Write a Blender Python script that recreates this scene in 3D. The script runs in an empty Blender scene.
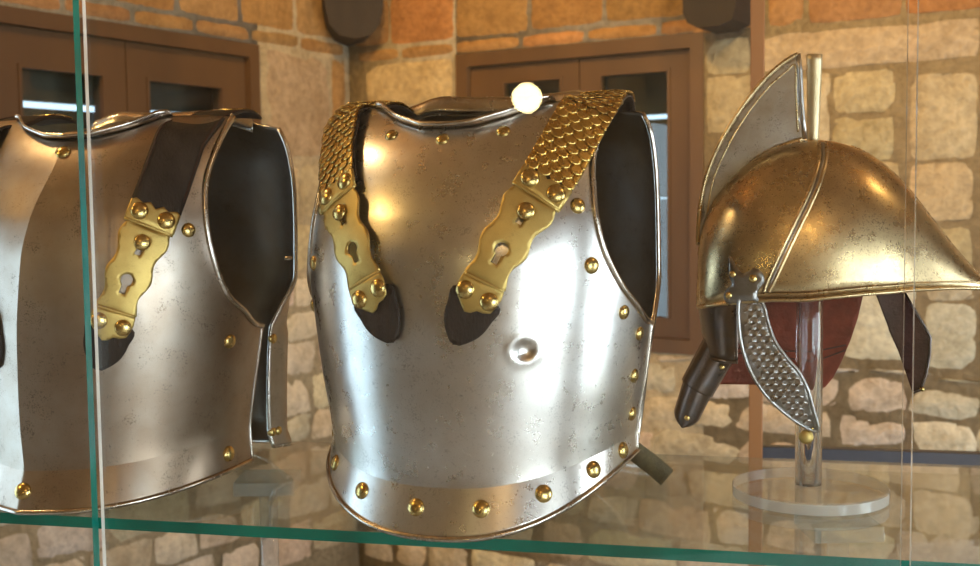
import bpy, bmesh, math, random
import numpy as np
from mathutils import Vector, Matrix
from mathutils.geometry import delaunay_2d_cdt
from mathutils.bvhtree import BVHTree
R = math.radians
rnd = random.Random(11)
scene = bpy.context.scene
COL = scene.collection

# ------------------------------------------------------------------ camera
f_px = 1150.0
YAW, PITCH, ROLL = R(12.5), R(4.13), R(0.7)
CAM = Vector((0, 0, 1.5))
Fw = Vector((-math.sin(YAW) * math.cos(PITCH), math.cos(YAW) * math.cos(PITCH), -math.sin(PITCH)))
Rt = Vector((math.cos(YAW), math.sin(YAW), 0))
Up = Rt.cross(Fw)
Rr = Rt * math.cos(ROLL) - Up * math.sin(ROLL)
Ur = Up * math.cos(ROLL) + Rt * math.sin(ROLL)
cd = bpy.data.cameras.new('camera')
cd.sensor_width = 36.0
cd.lens = 36.0 * f_px / 980.0
cd.clip_start = 0.05
cd.dof.use_dof = True
cd.dof.focus_distance = 1.2
cd.dof.aperture_fstop = 9.0
cam = bpy.data.objects.new('camera', cd)
COL.objects.link(cam)
cam.matrix_world = Matrix((
    (Rr.x, Ur.x, -Fw.x, CAM.x), (Rr.y, Ur.y, -Fw.y, CAM.y), (Rr.z, Ur.z, -Fw.z, CAM.z), (0, 0, 0, 1)))
scene.camera = cam


def ray(u, v):
    return (Fw + Rr * ((u - 490) / f_px) - Ur * ((v - 283) / f_px)).normalized()


def at(u, v, Y):
    """the point of the depth plane y = Y that is seen at this pixel"""
    d = ray(u, v)
    return CAM + d * ((Y - CAM.y) / d.y)


# ------------------------------------------------------------------ helpers
def mesh_obj(name, verts, faces, mat=None, parent=None, smooth=True, sharp=None):
    me = bpy.data.meshes.new(name)
    me.from_pydata([tuple(v) for v in verts], [], faces)
    me.update()
    o = bpy.data.objects.new(name, me)
    COL.objects.link(o)
    if mat is not None:
        for m in (mat if isinstance(mat, (list, tuple)) else [mat]):
            me.materials.append(m)
    if smooth:
        me.polygons.foreach_set('use_smooth', [True] * len(me.polygons))
    if parent is not None:
        o.parent = parent
    return o


def recalc(o):
    bm = bmesh.new()
    bm.from_mesh(o.data)
    bmesh.ops.recalc_face_normals(bm, faces=bm.faces)
    bm.to_mesh(o.data)
    bm.free()
    return o


def solid(o, t, offset=0.0):
    m = o.modifiers.new('thickness', 'SOLIDIFY')
    m.thickness = t
    m.offset = offset
    m.use_even_offset = False
    return o


def bevel(o, w, seg=2):
    m = o.modifiers.new('bevel', 'BEVEL')
    m.width = w
    m.segments = seg
    m.limit_method = 'ANGLE'
    return o


def empty(name, label, cat, loc=(0, 0, 0), rz=0.0, group=None):
    o = bpy.data.objects.new(name, None)
    o.empty_display_size = 0.05
    COL.objects.link(o)
    o.location = loc
    o.rotation_euler = (0, 0, rz)
    o['label'] = label
    o['category'] = cat
    if group:
        o['group'] = group
    return o


class MB:
    """collects shapes for one mesh"""
    def __init__(s):
        s.v, s.f = [], []

    def add(s, v, f):
        n = len(s.v)
        s.v += [Vector(p) for p in v]
        s.f += [tuple(n + i for i in q) for q in f]
        return s

    def box(s, c, h, ax=None):
        c = Vector(c)
        ax = ax or (Vector((1, 0, 0)), Vector((0, 1, 0)), Vector((0, 0, 1)))
        v = [c + ax[0] * (h[0] * i) + ax[1] * (h[1] * j) + ax[2] * (h[2] * k) for i in (-1, 1) for j in (-1, 1) for k in (-1, 1)]
        return s.add(v, [(0, 1, 3, 2), (4, 6, 7, 5), (0, 4, 5, 1), (2, 3, 7, 6), (0, 2, 6, 4), (1, 5, 7, 3)])

    def tube(s, pts, r, n=8, cap=True, closed=False):
        pts = [Vector(p) for p in pts]
        m = len(pts)
        rr = r if isinstance(r, (list, tuple)) else [r] * m
        prev = None
        base = len(s.v)
        for i, p in enumerate(pts):
            if closed:
                t = (pts[(i + 1) % m] - pts[i - 1]).normalized()
            else:
                t = (pts[min(i + 1, m - 1)] - pts[max(i - 1, 0)]).normalized()
            if prev is None:
                a = t.orthogonal().normalized()
            else:
                a = prev - t * prev.dot(t)
                a = a.normalized() if a.length > 1e-6 else t.orthogonal().normalized()
            prev = a
            b = t.cross(a)
            for k in range(n):
                w = 2 * math.pi * k / n
                s.v.append(p + a * (rr[i] * math.cos(w)) + b * (rr[i] * math.sin(w)))
        for i in range(m if closed else m - 1):
            j = (i + 1) % m
            for k in range(n):
                k2 = (k + 1) % n
                s.f.append((base + i * n + k, base + i * n + k2, base + j * n + k2, base + j * n + k))
        if cap and not closed:
            s.f.append(tuple(base + k for k in reversed(range(n))))
            s.f.append(tuple(base + (m - 1) * n + k for k in range(n)))
        return s

    def dome(s, c, nrm, r, h, n=20, m=6, skirt=0.0015):
        c, nrm = Vector(c), Vector(nrm).normalized()
        a = nrm.orthogonal().normalized()
        b = nrm.cross(a)
        base = len(s.v)
        rings = [(r, -skirt)] + [(r * math.cos(i / m * math.pi / 2), h * math.sin(i / m * math.pi / 2)) for i in range(m)]
        for (q, z) in rings:
            for k in range(n):
                w = 2 * math.pi * k / n
                s.v.append(c + a * (q * math.cos(w)) + b * (q * math.sin(w)) + nrm * z)
        s.v.append(c + nrm * h)
        for i in range(len(rings) - 1):
            for k in range(n):
                k2 = (k + 1) % n
                s.f.append((base + i * n + k, base + i * n + k2, base + (i + 1) * n + k2, base + (i + 1) * n + k))
        t = len(s.v) - 1
        for k in range(n):
            s.f.append((base + (len(rings) - 1) * n + k, base + (len(rings) - 1) * n + (k + 1) % n, t))
        s.f.append(tuple(base + k for k in reversed(range(n))))
        return s

    def build(s, name, mat=None, parent=None, smooth=True):
        return mesh_obj(name, s.v, s.f, mat, parent, smooth)


def grid_faces(nu, nv, closed=False):
    fs = []
    for j in range(nv - 1):
        for i in range(nu if closed else nu - 1):
            i2 = (i + 1) % nu
            fs.append((j * nu + i, j * nu + i2, (j + 1) * nu + i2, (j + 1) * nu + i))
    return fs


def smooth_pts(ctrl, n, closed=False):
    """Catmull-Rom through control tuples"""
    P = [np.array(c, float) for c in ctrl]
    m = len(P)
    out = []
    segs = m if closed else m - 1
    for k in range(n if closed else n + 1):
        t = k / n * segs
        i = min(int(t), segs - 1)
        u = t - i
        g = (lambda q: P[q % m]) if closed else (lambda q: P[max(0, min(m - 1, q))])
        p0, p1, p2, p3 = g(i - 1), g(i), g(i + 1), g(i + 2)
        out.append(0.5 * (2 * p1 + (p2 - p0) * u + (2 * p0 - 5 * p1 + 4 * p2 - p3) * u * u + (3 * p1 - p0 - 3 * p2 + p3) * u ** 3))
    return out


def pchip(xs, ys):
    xs, ys = np.array(xs, float), np.array(ys, float)
    h, d = np.diff(xs), np.diff(ys) / np.diff(xs)
    m = np.zeros(len(xs))
    m[0], m[-1] = d[0], d[-1]
    for i in range(1, len(xs) - 1):
        if d[i - 1] * d[i] > 0:
            w1, w2 = 2 * h[i] + h[i - 1], h[i] + 2 * h[i - 1]
            m[i] = (w1 + w2) / (w1 / d[i - 1] + w2 / d[i])

    def fn(x):
        x = min(max(x, xs[0]), xs[-1])
        i = min(int(np.searchsorted(xs, x, side='right')) - 1, len(xs) - 2)
        t = (x - xs[i]) / h[i]
        return float((1 + 2 * t) * (1 - t) ** 2 * ys[i] + t * (1 - t) ** 2 * h[i] * m[i] + t * t * (3 - 2 * t) * ys[i + 1] + t * t * (t - 1) * h[i] * m[i + 1])
    return fn


# ------------------------------------------------------------------ materials
def nodes(name):
    m = bpy.data.materials.new(name)
    m.use_nodes = True
    nt = m.node_tree
    nt.nodes.clear()
    out = nt.nodes.new('ShaderNodeOutputMaterial')
    return m, nt, out


def N(nt, typ, **kw):
    n = nt.nodes.new(typ)
    for k, v in kw.items():
        if k in n.inputs.keys():
            n.inputs[k].default_value = v
        else:
            setattr(n, k, v)
    return n


def ramp(nt, fac, stops):
    r = nt.nodes.new('ShaderNodeValToRGB')
    cr = r.color_ramp
    while len(cr.elements) < len(stops):
        cr.elements.new(0.5)
    for e, (p, c) in zip(cr.elements, stops):
        e.position = p
        e.color = (c[0], c[1], c[2], 1) if isinstance(c, (tuple, list)) else (c, c, c, 1)
    nt.links.new(fac, r.inputs['Fac'])
    return r


def mixc(nt, fac, a, b, blend='MIX'):
    n = nt.nodes.new('ShaderNodeMix')
    n.data_type = 'RGBA'
    n.blend_type = blend
    for sock, val in ((n.inputs[0], fac), (n.inputs[6], a), (n.inputs[7], b)):
        if hasattr(val, 'links'):
            nt.links.new(val, sock)
        elif isinstance(val, (tuple, list)):
            sock.default_value = (val[0], val[1], val[2], 1)
        else:
            sock.default_value = val
    return n.outputs[2]


def metal(name, base, patina, amount, rough=(0.22, 0.42), speck=0.5, scale=7.0, bump=0.08, stretch=1.0, metallic=1.0):
    m, nt, out = nodes(name)
    L = nt.links.new
    tc = N(nt, 'ShaderNodeTexCoord')
    mp = N(nt, 'ShaderNodeMapping')
    mp.inputs['Scale'].default_value = (1, 1, stretch)
    L(tc.outputs['Object'], mp.inputs['Vector'])
    big = N(nt, 'ShaderNodeTexNoise', Scale=scale, Detail=6.0, Roughness=0.62)
    L(mp.outputs[0], big.inputs['Vector'])
    fine = N(nt, 'ShaderNodeTexNoise', Scale=620.0, Detail=3.0, Roughness=0.6)
    L(mp.outputs[0], fine.inputs['Vector'])
    mid = N(nt, 'ShaderNodeTexNoise', Scale=38.0, Detail=6.0, Roughness=0.75)
    L(mp.outputs[0], mid.inputs['Vector'])
    r1 = ramp(nt, big.outputs['Fac'], [(0.5 - amount * 0.35, 0.0), (0.75 - amount * 0.2, 1.0)])
    col = mixc(nt, r1.outputs[0], base, patina)
    # small pits and rust freckles
    mm = N(nt, 'ShaderNodeMath', operation='MULTIPLY')
    L(fine.outputs['Fac'], mm.inputs[0]); L(mid.outputs['Fac'], mm.inputs[1])
    r2 = ramp(nt, mm.outputs[0], [(0.31, 0.0), (0.39, speck)])
    col = mixc(nt, r2.outputs[0], col, tuple(c * 0.28 for c in patina))
    bs = N(nt, 'ShaderNodeBsdfPrincipled', Metallic=metallic)
    L(col, bs.inputs['Base Color'])
    mr = N(nt, 'ShaderNodeMapRange')
    mr.inputs['From Min'].default_value = 0.3
    mr.inputs['From Max'].default_value = 0.7
    mr.inputs['To Min'].default_value = rough[0]
    mr.inputs['To Max'].default_value = rough[1]
    L(mid.outputs['Fac'], mr.inputs['Value'])
    L(mr.outputs[0], bs.inputs['Roughness'])
    bp = N(nt, 'ShaderNodeBump', Strength=bump, Distance=0.002)
    L(mid.outputs['Fac'], bp.inputs['Height'])
    bp2 = N(nt, 'ShaderNodeBump', Strength=bump * 0.5, Distance=0.0005)
    L(fine.outputs['Fac'], bp2.inputs['Height'])
    L(bp.outputs[0], bp2.inputs['Normal'])
    L(bp2.outputs[0], bs.inputs['Normal'])
    L(bs.outputs[0], out.inputs[0])
    return m


def plain(name, col, rough=0.5, metallic=0.0, noise=0.15, scale=20.0, bump=0.0, emit=None, estr=0.0, bscale=None, stretch=(1, 1, 1)):
    m, nt, out = nodes(name)
    L = nt.links.new
    tc = N(nt, 'ShaderNodeTexCoord')
    mp = N(nt, 'ShaderNodeMapping')
    mp.inputs['Scale'].default_value = stretch
    L(tc.outputs['Object'], mp.inputs['Vector'])
    nz = N(nt, 'ShaderNodeTexNoise', Scale=scale, Detail=5.0, Roughness=0.6)
    L(mp.outputs[0], nz.inputs['Vector'])
    r = ramp(nt, nz.outputs['Fac'], [(0.3, tuple(c * (1 - noise) for c in col)), (0.7, tuple(min(1, c * (1 + noise)) for c in col))])
    bs = N(nt, 'ShaderNodeBsdfPrincipled', Metallic=metallic, Roughness=rough)
    if 'leather' in name:
        bs.inputs['Specular IOR Level'].default_value = 0.25
    L(r.outputs[0], bs.inputs['Base Color'])
    if bump:
        n2 = N(nt, 'ShaderNodeTexNoise', Scale=bscale or scale * 4, Detail=4.0)
        L(mp.outputs[0], n2.inputs['Vector'])
        bp = N(nt, 'ShaderNodeBump', Strength=bump, Distance=0.003)
        L(n2.outputs['Fac'], bp.inputs['Height'])
        L(bp.outputs[0], bs.inputs['Normal'])
    if emit:
        bs.inputs['Emission Color'].default_value = (*emit, 1)
        bs.inputs['Emission Strength'].default_value = estr
    L(bs.outputs[0], out.inputs[0])
    return m


def clear_glass(name, tint=(0.97, 0.99, 0.98), ior=1.5, rough=0.0, gain=1.0, haze=0.0):
    """a sheet so thin that what lies behind is not shifted"""
    m, nt, out = nodes(name)
    L = nt.links.new
    tr = N(nt, 'ShaderNodeBsdfTransparent')
    tr.inputs[0].default_value = (*tint, 1)
    gl = N(nt, 'ShaderNodeBsdfGlossy', Roughness=rough)
    fr = N(nt, 'ShaderNodeFresnel', IOR=ior)
    geo = N(nt, 'ShaderNodeNewGeometry')
    mr = N(nt, 'ShaderNodeMapRange')       # the far face of the sheet mirrors no more than the near one
    mr.inputs['To Min'].default_value = ior
    mr.inputs['To Max'].default_value = 1 / ior
    L(geo.outputs['Backfacing'], mr.inputs['Value']); L(mr.outputs[0], fr.inputs['IOR'])
    mx = N(nt, 'ShaderNodeMixShader')
    if gain != 1.0:
        mu = N(nt, 'ShaderNodeMath', operation='MULTIPLY')
        mu.inputs[1].default_value = gain
        L(fr.outputs[0], mu.inputs[0]); L(mu.outputs[0], mx.inputs[0])
    else:
        L(fr.outputs[0], mx.inputs[0])
    body = tr
    if haze:                       # pale diffuse veil imitating reflected light on shelf and acrylic
        df = N(nt, 'ShaderNodeBsdfDiffuse')
        df.inputs[0].default_value = (.88, .90, .88, 1)
        body = N(nt, 'ShaderNodeMixShader')
        body.inputs[0].default_value = haze
        L(tr.outputs[0], body.inputs[1]); L(df.outputs[0], body.inputs[2])
    L(body.outputs[0], mx.inputs[1]); L(gl.outputs[0], mx.inputs[2])
    L(mx.outputs[0], out.inputs[0])
    return m


def acrylic(name, col=(0.97, 0.98, 1.0)):
    m, nt, out = nodes(name)
    bs = N(nt, 'ShaderNodeBsdfPrincipled', Roughness=0.02, IOR=1.46)
    bs.inputs['Base Color'].default_value = (*col, 1)
    bs.inputs['Transmission Weight'].default_value = 1.0
    nt.links.new(bs.outputs[0], out.inputs[0])
    return m


def glass_edge(name, col, see=0.35):
    m, nt, out = nodes(name)
    bs = N(nt, 'ShaderNodeBsdfPrincipled', Roughness=0.12, IOR=1.5)
    tc = N(nt, 'ShaderNodeTexCoord')
    nz = N(nt, 'ShaderNodeTexNoise', Scale=9.0, Detail=2.0)
    nt.links.new(tc.outputs['Object'], nz.inputs['Vector'])
    r = ramp(nt, nz.outputs['Fac'], [(0.35, tuple(c * .75 for c in col)), (0.65, tuple(min(1, c * 1.25) for c in col))])
    nt.links.new(r.outputs[0], bs.inputs['Base Color'])
    bs.inputs['Transmission Weight'].default_value = see
    nt.links.new(bs.outputs[0], out.inputs[0])
    return m


M = {}
M['steel'] = metal('polished_steel', (0.74, 0.72, 0.69), (0.58, 0.52, 0.45), 0.35, (0.25, 0.33), 0.42, 6.0, 0.04)
M['brown_steel'] = metal('patinated_steel', (0.50, 0.45, 0.39), (0.31, 0.23, 0.165), 0.7, (0.32, 0.42), 0.6, 5.0, 0.08)
M['inner_steel'] = metal('dark_inner_steel', (0.075, 0.067, 0.06), (0.055, 0.036, 0.02), 0.6, (0.4, 0.55), 0.6, 7.0, 0.2)  # inside of the plates, far darker than the outside
M['rim'] = metal('rim_steel', (0.66, 0.62, 0.57), (0.42, 0.34, 0.26), 0.4, (0.18, 0.30), 0.4, 20.0, 0.06)
M['helmet'] = metal('golden_helmet_steel', (0.70, 0.55, 0.31), (0.46, 0.34, 0.18), 0.5, (0.22, 0.36), 0.75, 14.0, 0.10)
M['fin'] = metal('grey_crest_steel', (0.50, 0.50, 0.49), (0.32, 0.29, 0.25), 0.5, (0.26, 0.4), 0.8, 14.0, 0.12)
M['dark_metal'] = metal('blackened_steel', (0.115, 0.115, 0.125), (0.13, 0.085, 0.055), 0.5, (0.25, 0.4), 0.5, 20.0, 0.1)
M['scale_steel'] = metal('scaled_steel', (0.30, 0.29, 0.28), (0.20, 0.18, 0.15), 0.5, (0.25, 0.4), 0.4, 30.0, 0.06)
M['brass'] = metal('brass', (0.60, 0.44, 0.15), (0.46, 0.32, 0.10), 0.4, (0.40, 0.50), 0.25, 22.0, 0.05)
M['brass_rivet'] = metal('worn_brass', (0.70, 0.52, 0.20), (0.42, 0.29, 0.10), 0.5, (0.2, 0.32), 0.3, 60.0, 0.05)
M['brass_scale'] = metal('scale_brass', (0.72, 0.50, 0.15), (0.50, 0.32, 0.09), 0.5, (0.22, 0.34), 0.25, 40.0, 0.05)
M['leather'] = plain('dark_leather', (0.026, 0.017, 0.012), 0.6, 0, 0.5, 45, 0.5, bscale=380, stretch=(1, 1, .35))
M['red_leather'] = plain('red_leather', (0.17, 0.030, 0.014), 0.7, 0, 0.45, 30, 0.4, bscale=200)
M['brown_leather'] = plain('brown_leather', (0.05, 0.020, 0.013), 0.65, 0, 0.4, 30, 0.4, bscale=200)
M['olive_webbing'] = plain('olive_webbing', (0.10, 0.075, 0.03), 0.7, 0, 0.4, 60, 0.5, bscale=500)
M['glass'] = clear_glass('pane_glass', (0.975, 0.985, 0.975))
M['shelf_glass'] = clear_glass('shelf_glass', (0.92, 0.96, 0.94), 1.55, haze=.14)
M['pad'] = clear_glass('acrylic_pad', (0.93, 0.97, 0.96), 1.5, 0.05, haze=.28)
M['acrylic_edge'] = clear_glass('acrylic_edge', (0.93, 0.96, 1.0), 1.6, 0.05, haze=.45)  # stronger pale veil stands in for bright glints round the rim
M['acrylic_face'] = clear_glass('acrylic_face', (0.97, 0.98, 1.0), 1.5, 0.0, haze=.22)
M['clear_column'] = clear_glass('clear_column', (0.95, 0.97, 0.98), 1.55, 0.03, haze=.05)
M['plume_plate'] = metal('pale_bronze', (0.66, 0.54, 0.33), (0.5, 0.4, 0.22), 0.4, (0.42, 0.55), 0.3, 20.0, 0.08)
M['teal_edge'] = glass_edge('teal_glass_edge', (0.0, 0.13, 0.092), 0.15)
M['pale_edge'] = glass_edge('pale_glass_edge', (0.85, 0.84, 0.72), 0.3)
M['acrylic'] = acrylic('clear_acrylic')
M['wood'] = plain('brown_painted_wood', (0.098, 0.048, 0.017), 0.5, 0, 0.2, 6, 0.15, bscale=60, stretch=(1, 1, .15))
M['post_wood'] = plain('reddish_wood', (0.34, 0.14, 0.04), 0.5, 0, 0.2, 6, 0.1, bscale=60, stretch=(1, 1, .15))
M['dark_wood'] = plain('dark_old_timber', (0.020, 0.013, 0.008), 0.8, 0, 0.4, 10, 0.5, bscale=40, stretch=(1, 1, .3))
M['rail'] = plain('dark_blue_grey_metal', (0.05, 0.055, 0.075), 0.4, 0, 0.2, 10)
M['plinth'] = plain('grey_case_plinth', (0.25, 0.24, 0.22), 0.6, 0, 0.1, 8)
M['window_glass'] = clear_glass('window_glass', (0.9, 0.95, 0.95))
M['blocker'] = plain('dark_blocker', (0.075, 0.07, 0.05), 0.8, 0, 0.3, 5)


def stone_material(name, rough_bump=0.6):
    m, nt, out = nodes(name)
    L = nt.links.new
    at_ = N(nt, 'ShaderNodeAttribute', attribute_name='stone_tint')
    tc = N(nt, 'ShaderNodeTexCoord')
    n1 = N(nt, 'ShaderNodeTexNoise', Scale=9.0, Detail=8.0, Roughness=0.7)
    n2 = N(nt, 'ShaderNodeTexNoise', Scale=45.0, Detail=5.0, Roughness=0.65)
    L(tc.outputs['Object'], n1.inputs['Vector']); L(tc.outputs['Object'], n2.inputs['Vector'])
    r1 = ramp(nt, n1.outputs['Fac'], [(0.3, (0.62, 0.58, 0.52)), (0.7, (1.2, 1.18, 1.12))])
    r1.color_ramp.elements[1].color = (1.0, 1.0, 1.0, 1)
    c = mixc(nt, 1.0, at_.outputs['Color'], r1.outputs[0], 'MULTIPLY')
    r2 = ramp(nt, n2.outputs['Fac'], [(0.35, 0.72), (0.6, 1.0)])
    c = mixc(nt, 1.0, c, r2.outputs[0], 'MULTIPLY')
    bs = N(nt, 'ShaderNodeBsdfPrincipled', Roughness=0.9)
    bs.inputs['Specular IOR Level'].default_value = 0.2
    L(c, bs.inputs['Base Color'])
    bp = N(nt, 'ShaderNodeBump', Strength=rough_bump, Distance=0.02)
    L(n2.outputs['Fac'], bp.inputs['Height'])
    L(bp.outputs[0], bs.inputs['Normal'])
    L(bs.outputs[0], out.inputs[0])
    return m


M['stone'] = stone_material('stone_and_brick')

# ------------------------------------------------------------------ the room
# the room stands turned against the glass case: its far corner is the origin of the room frame,
# x runs along the back wall, -y runs along the left wall towards the viewer
CORNER = Vector((-1.45426, 4.15272, 0))
RA = R(-19.5)
ROOM = Matrix.Translation(CORNER) @ Matrix.Rotation(RA, 4, 'Z')
RX, RY, RH = 5.6, 6.1, 3.1


def to_room(p):
    return ROOM.inverted() @ Vector(p)


def structure(o):
    o['kind'] = 'structure'
    return o


def room_obj(mb, name, mat, smooth=False, kind=True):
    o = mb.build(name, mat, None, smooth)
    o.matrix_world = ROOM
    recalc(o)
    if kind:
        structure(o)
    return o


def hash_noise(x, y, s):
    return (math.sin(x * 12.9898 + y * 78.233 + s * 37.719) * 43758.5453) % 1.0


class Masonry:
    """stones with rounded, uneven faces standing proud of the mortar, each with its own tint"""
    def __init__(s, frame):
        s.v, s.f, s.c = [], [], []
        s.frame = frame          # (s, z, out) -> local point

    def stone(s, s0, s1, z0, z1, tint, out=0.02, rough=0.006, jit=0.008, nx=None, nz=None):
        if s1 - s0 < 0.02 or z1 - z0 < 0.015:
            return
        nx = nx or max(4, min(9, int((s1 - s0) / 0.035) + 2))
        nz = nz or max(4, min(9, int((z1 - z0) / 0.035) + 2))
        seed = rnd.random() * 100
        cs = [(rnd.uniform(-jit, jit), rnd.uniform(-jit, jit)) for _ in range(4)]
        k = rnd.uniform(0.85, 1.12)
        col = tuple(min(1, max(0, t * k * rnd.uniform(0.94, 1.06))) for t in tint)
        base = len(s.v)
        for j in range(nz):
            b = j / (nz - 1)
            for i in range(nx):
                a = i / (nx - 1)
                dx = (cs[0][0] * (1 - a) + cs[1][0] * a) * (1 - b) + (cs[2][0] * (1 - a) + cs[3][0] * a) * b
                dz = (cs[0][1] * (1 - a) + cs[1][1] * a) * (1 - b) + (cs[2][1] * (1 - a) + cs[3][1] * a) * b
                ea, eb = min(a, 1 - a) * (s1 - s0), min(b, 1 - b) * (z1 - z0)
                e = min(ea, eb)
                corner = min(1, (ea + eb) / 0.03)
                o = 0.001 if (i in (0, nx - 1) or j in (0, nz - 1)) else out * .55 * min(1, 0.6 + e / 0.05)
                pull = (1 - corner) * 0.005
                sx = (s0 + (s1 - s0) * a) + dx + (pull if a < .5 else -pull)
                sz = (z0 + (z1 - z0) * b) + dz + (pull if b < .5 else -pull)
                wob = (hash_noise(i, j, seed) - 0.5) * rough
                s.v.append(s.frame(sx + wob, sz + wob, o + wob * 1.2))
                s.c.append(col)
        for j in range(nz - 1):
            for i in range(nx - 1):
                s.f.append((base + j * nx + i, base + j * nx + i + 1, base + (j + 1) * nx + i + 1, base + (j + 1) * nx + i))

    def slab(s, s0, s1, z0, z1, back, tint):
        base = len(s.v)
        for o in (0.0, -back):
            for (a, b) in ((s0, z0), (s1, z0), (s1, z1), (s0, z1)):
                s.v.append(s.frame(a, b, o)); s.c.append(tint)
        for q in ((0, 1, 2, 3), (7, 6, 5, 4), (0, 4, 5, 1), (1, 5, 6, 2), (2, 6, 7, 3), (3, 7, 4, 0)):
            s.f.append(tuple(base + i for i in q))

    def build(s, name):
        o = mesh_obj(name, s.v, s.f, M['stone'], None, True)
        ca = o.data.color_attributes.new('stone_tint', 'FLOAT_COLOR', 'POINT')
        for i, c in enumerate(s.c):
            ca.data[i].color = (c[0], c[1], c[2], 1)
        recalc(o)
        o.matrix_world = ROOM
        structure(o)
        return o


CREAM, PALE, GREY = (0.62, 0.49, 0.29), (0.70, 0.58, 0.37), (0.54, 0.43, 0.27)
BRICK, BRICK2 = (0.46, 0.24, 0.085), (0.50, 0.28, 0.11)
MORTAR = (0.50, 0.42, 0.29)


LOW = (0.86, 0.79, 0.66)


def tint_low():
    t = rnd.random() * .5
    return tuple(LOW[i] * (1 - t) + CREAM[i] * t for i in range(3))


def tint_mix():
    t = rnd.random()
    a, b = (CREAM, PALE) if rnd.random() < .6 else (CREAM, GREY)
    return tuple(a[i] * (1 - t) + b[i] * t for i in range(3))


def fill_courses(ms, s0, s1, courses, wmin=0.14, wmax=0.34, rubble=False, skip=None):
    for (z0, z1) in courses:
        x = s0
        while x < s1 - 0.03:
            w = rnd.uniform(wmin, wmax)
            x1 = min(s1, x + w)
            if s1 - x1 < 0.07:
                x1 = s1
            if not (skip and skip(x, x1, z0, z1)):
                ms.stone(x + .008, x1 - .008, z0 + .007, z1 - .007, tint_low() if z1 < 1.3 else tint_mix(), 0.022 if rubble else 0.016, 0.012 if rubble else 0.005, 0.016 if rubble else 0.005)
            x = x1


# back wall (window between s 0.48 and 1.41, z 1.0 to 2.013)
WB = (0.485, 1.41, 1.0, 2.013)
mb = Masonry(lambda s, z, o: (s, -o, z))
mb.slab(0, WB[0], 0, RH, 0.3, MORTAR)
mb.slab(WB[1], RX, 0, RH, 0.3, MORTAR)
mb.slab(WB[0], WB[1], 0, WB[2], 0.3, MORTAR)
mb.slab(WB[0], WB[1], WB[3], RH, 0.3, MORTAR)
x = 0.04
for w in (0.20, 0.24, 0.27, 0.25, 0.26, 0.2):                      # thin brick course over the window
    mb.stone(x + .006, x + w - .006, 2.018, 2.056, BRICK2, 0.016, .003, .003); x += w
for x0, x1 in ((.03, .19), (.2, .475), (.49, .78), (.795, 1.06), (1.075, 1.355), (1.37, 1.60), (1.615, 1.72), (1.735, 2.0), (2.015, 2.27), (2.29, 2.56), (2.58, 2.86), (2.88, 3.2)):
    mb.stone(x0, x1, 2.072 if x0 < 1.36 else 2.01, 2.235, rnd.choice((BRICK, BRICK2)), 0.016, .004, .004)
    mb.stone(x0 - .1, x1 - .11, 2.25, 2.40, rnd.choice((BRICK, BRICK2)), 0.016, .004, .004)
    mb.stone(x0, x1, 2.415, 2.56, rnd.choice((BRICK, BRICK2)), 0.016, .004, .004)
mb.stone(.085, .465, 1.85, 2.0, CREAM, 0.018, .006, .004)
mb.stone(.04, .30, 1.66, 1.835, GREY); mb.stone(.31, .47, 1.66, 1.835, CREAM)
fill_courses(mb, .03, .48, ((1.50, 1.65), (1.30, 1.50), (1.12, 1.30), (.97, 1.12)), .2, .3)
# ashlar to the right of the window
for a, b, c, d in ((1.42, 1.555, 1.88, 1.985), (1.60, 2.21, 1.875, 1.985), (2.22, 2.7, 1.875, 1.985),
                   (1.42, 1.62, 1.70, 1.87), (1.63, 1.80, 1.62, 1.86), (1.81, 1.985, 1.74, 1.86), (1.81, 1.985, 1.60, 1.73), (2.03, 2.205, 1.60, 1.835), (2.24, 2.62, 1.60, 1.835),
                   (1.42, 1.70, 1.44, 1.60), (1.72, 2.0, 1.42, 1.59), (2.03, 2.20, 1.425, 1.585), (2.24, 2.55, 1.42, 1.585),
                   (1.42, 1.66, 1.28, 1.42), (1.68, 2.04, 1.27, 1.41), (2.06, 2.20, 1.275, 1.41), (2.24, 2.6, 1.27, 1.41),
                   (1.42, 1.60, 1.02, 1.265), (1.62, 1.83, 1.02, 1.265), (1.85, 2.05, 1.02, 1.265), (2.08, 2.21, 1.20, 1.262), (2.08, 2.21, 1.01, 1.19), (2.24, 2.56, 1.02, 1.262)):
    mb.stone(a, b, c, d, tint_low() if d < 1.3 else tint_mix(), .016, .006, .004)
fill_courses(mb, 2.64, 3.6, ((1.88, 1.985), (1.60, 1.86), (1.42, 1.585), (1.27, 1.41), (1.02, 1.262)), .2, .4)
fill_courses(mb, .02, 3.6, ((.965, 1.0), (.86, .96), (.76, .855), (.65, .755), (.52, .645), (.40, .515), (.26, .395), (.12, .25)), .14, .32, True)
mb.build('wall_back')

# left wall (window between s 0.486 and 1.50)
WL = (0.486, 1.56, 1.12, 2.035)
WL2 = (2.6, 4.6, 0.15, 2.0)
ml = Masonry(lambda s, z, o: (o, -s, z))
ml.slab(-.3, WL[0], 0, RH, 0.3, MORTAR)
ml.slab(WL[1], WL2[0], 0, RH, 0.3, MORTAR)
ml.slab(WL2[1], RY, 0, RH, 0.3, MORTAR)
for W in (WL, WL2):
    ml.slab(W[0], W[1], 0, W[2], 0.3, MORTAR)
    ml.slab(W[0], W[1], W[3], RH, 0.3, MORTAR)
x = 0.03
while x < 1.9:
    ml.stone(x, x + .24, 2.045, 2.085, BRICK2, 0.016, .003, .003)
    x += .25
x = 0.03
while x < 2.2:
    ml.stone(x, x + .26, 2.10, 2.25, rnd.choice((BRICK, BRICK2)), 0.016, .004, .004)
    ml.stone(x + .1, x + .36, 2.265, 2.41, rnd.choice((BRICK, BRICK2)), 0.016, .004, .004)
    ml.stone(x, x + .26, 2.425, 2.56, rnd.choice((BRICK, BRICK2)), 0.016, .004, .004)
    x += .275
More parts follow.
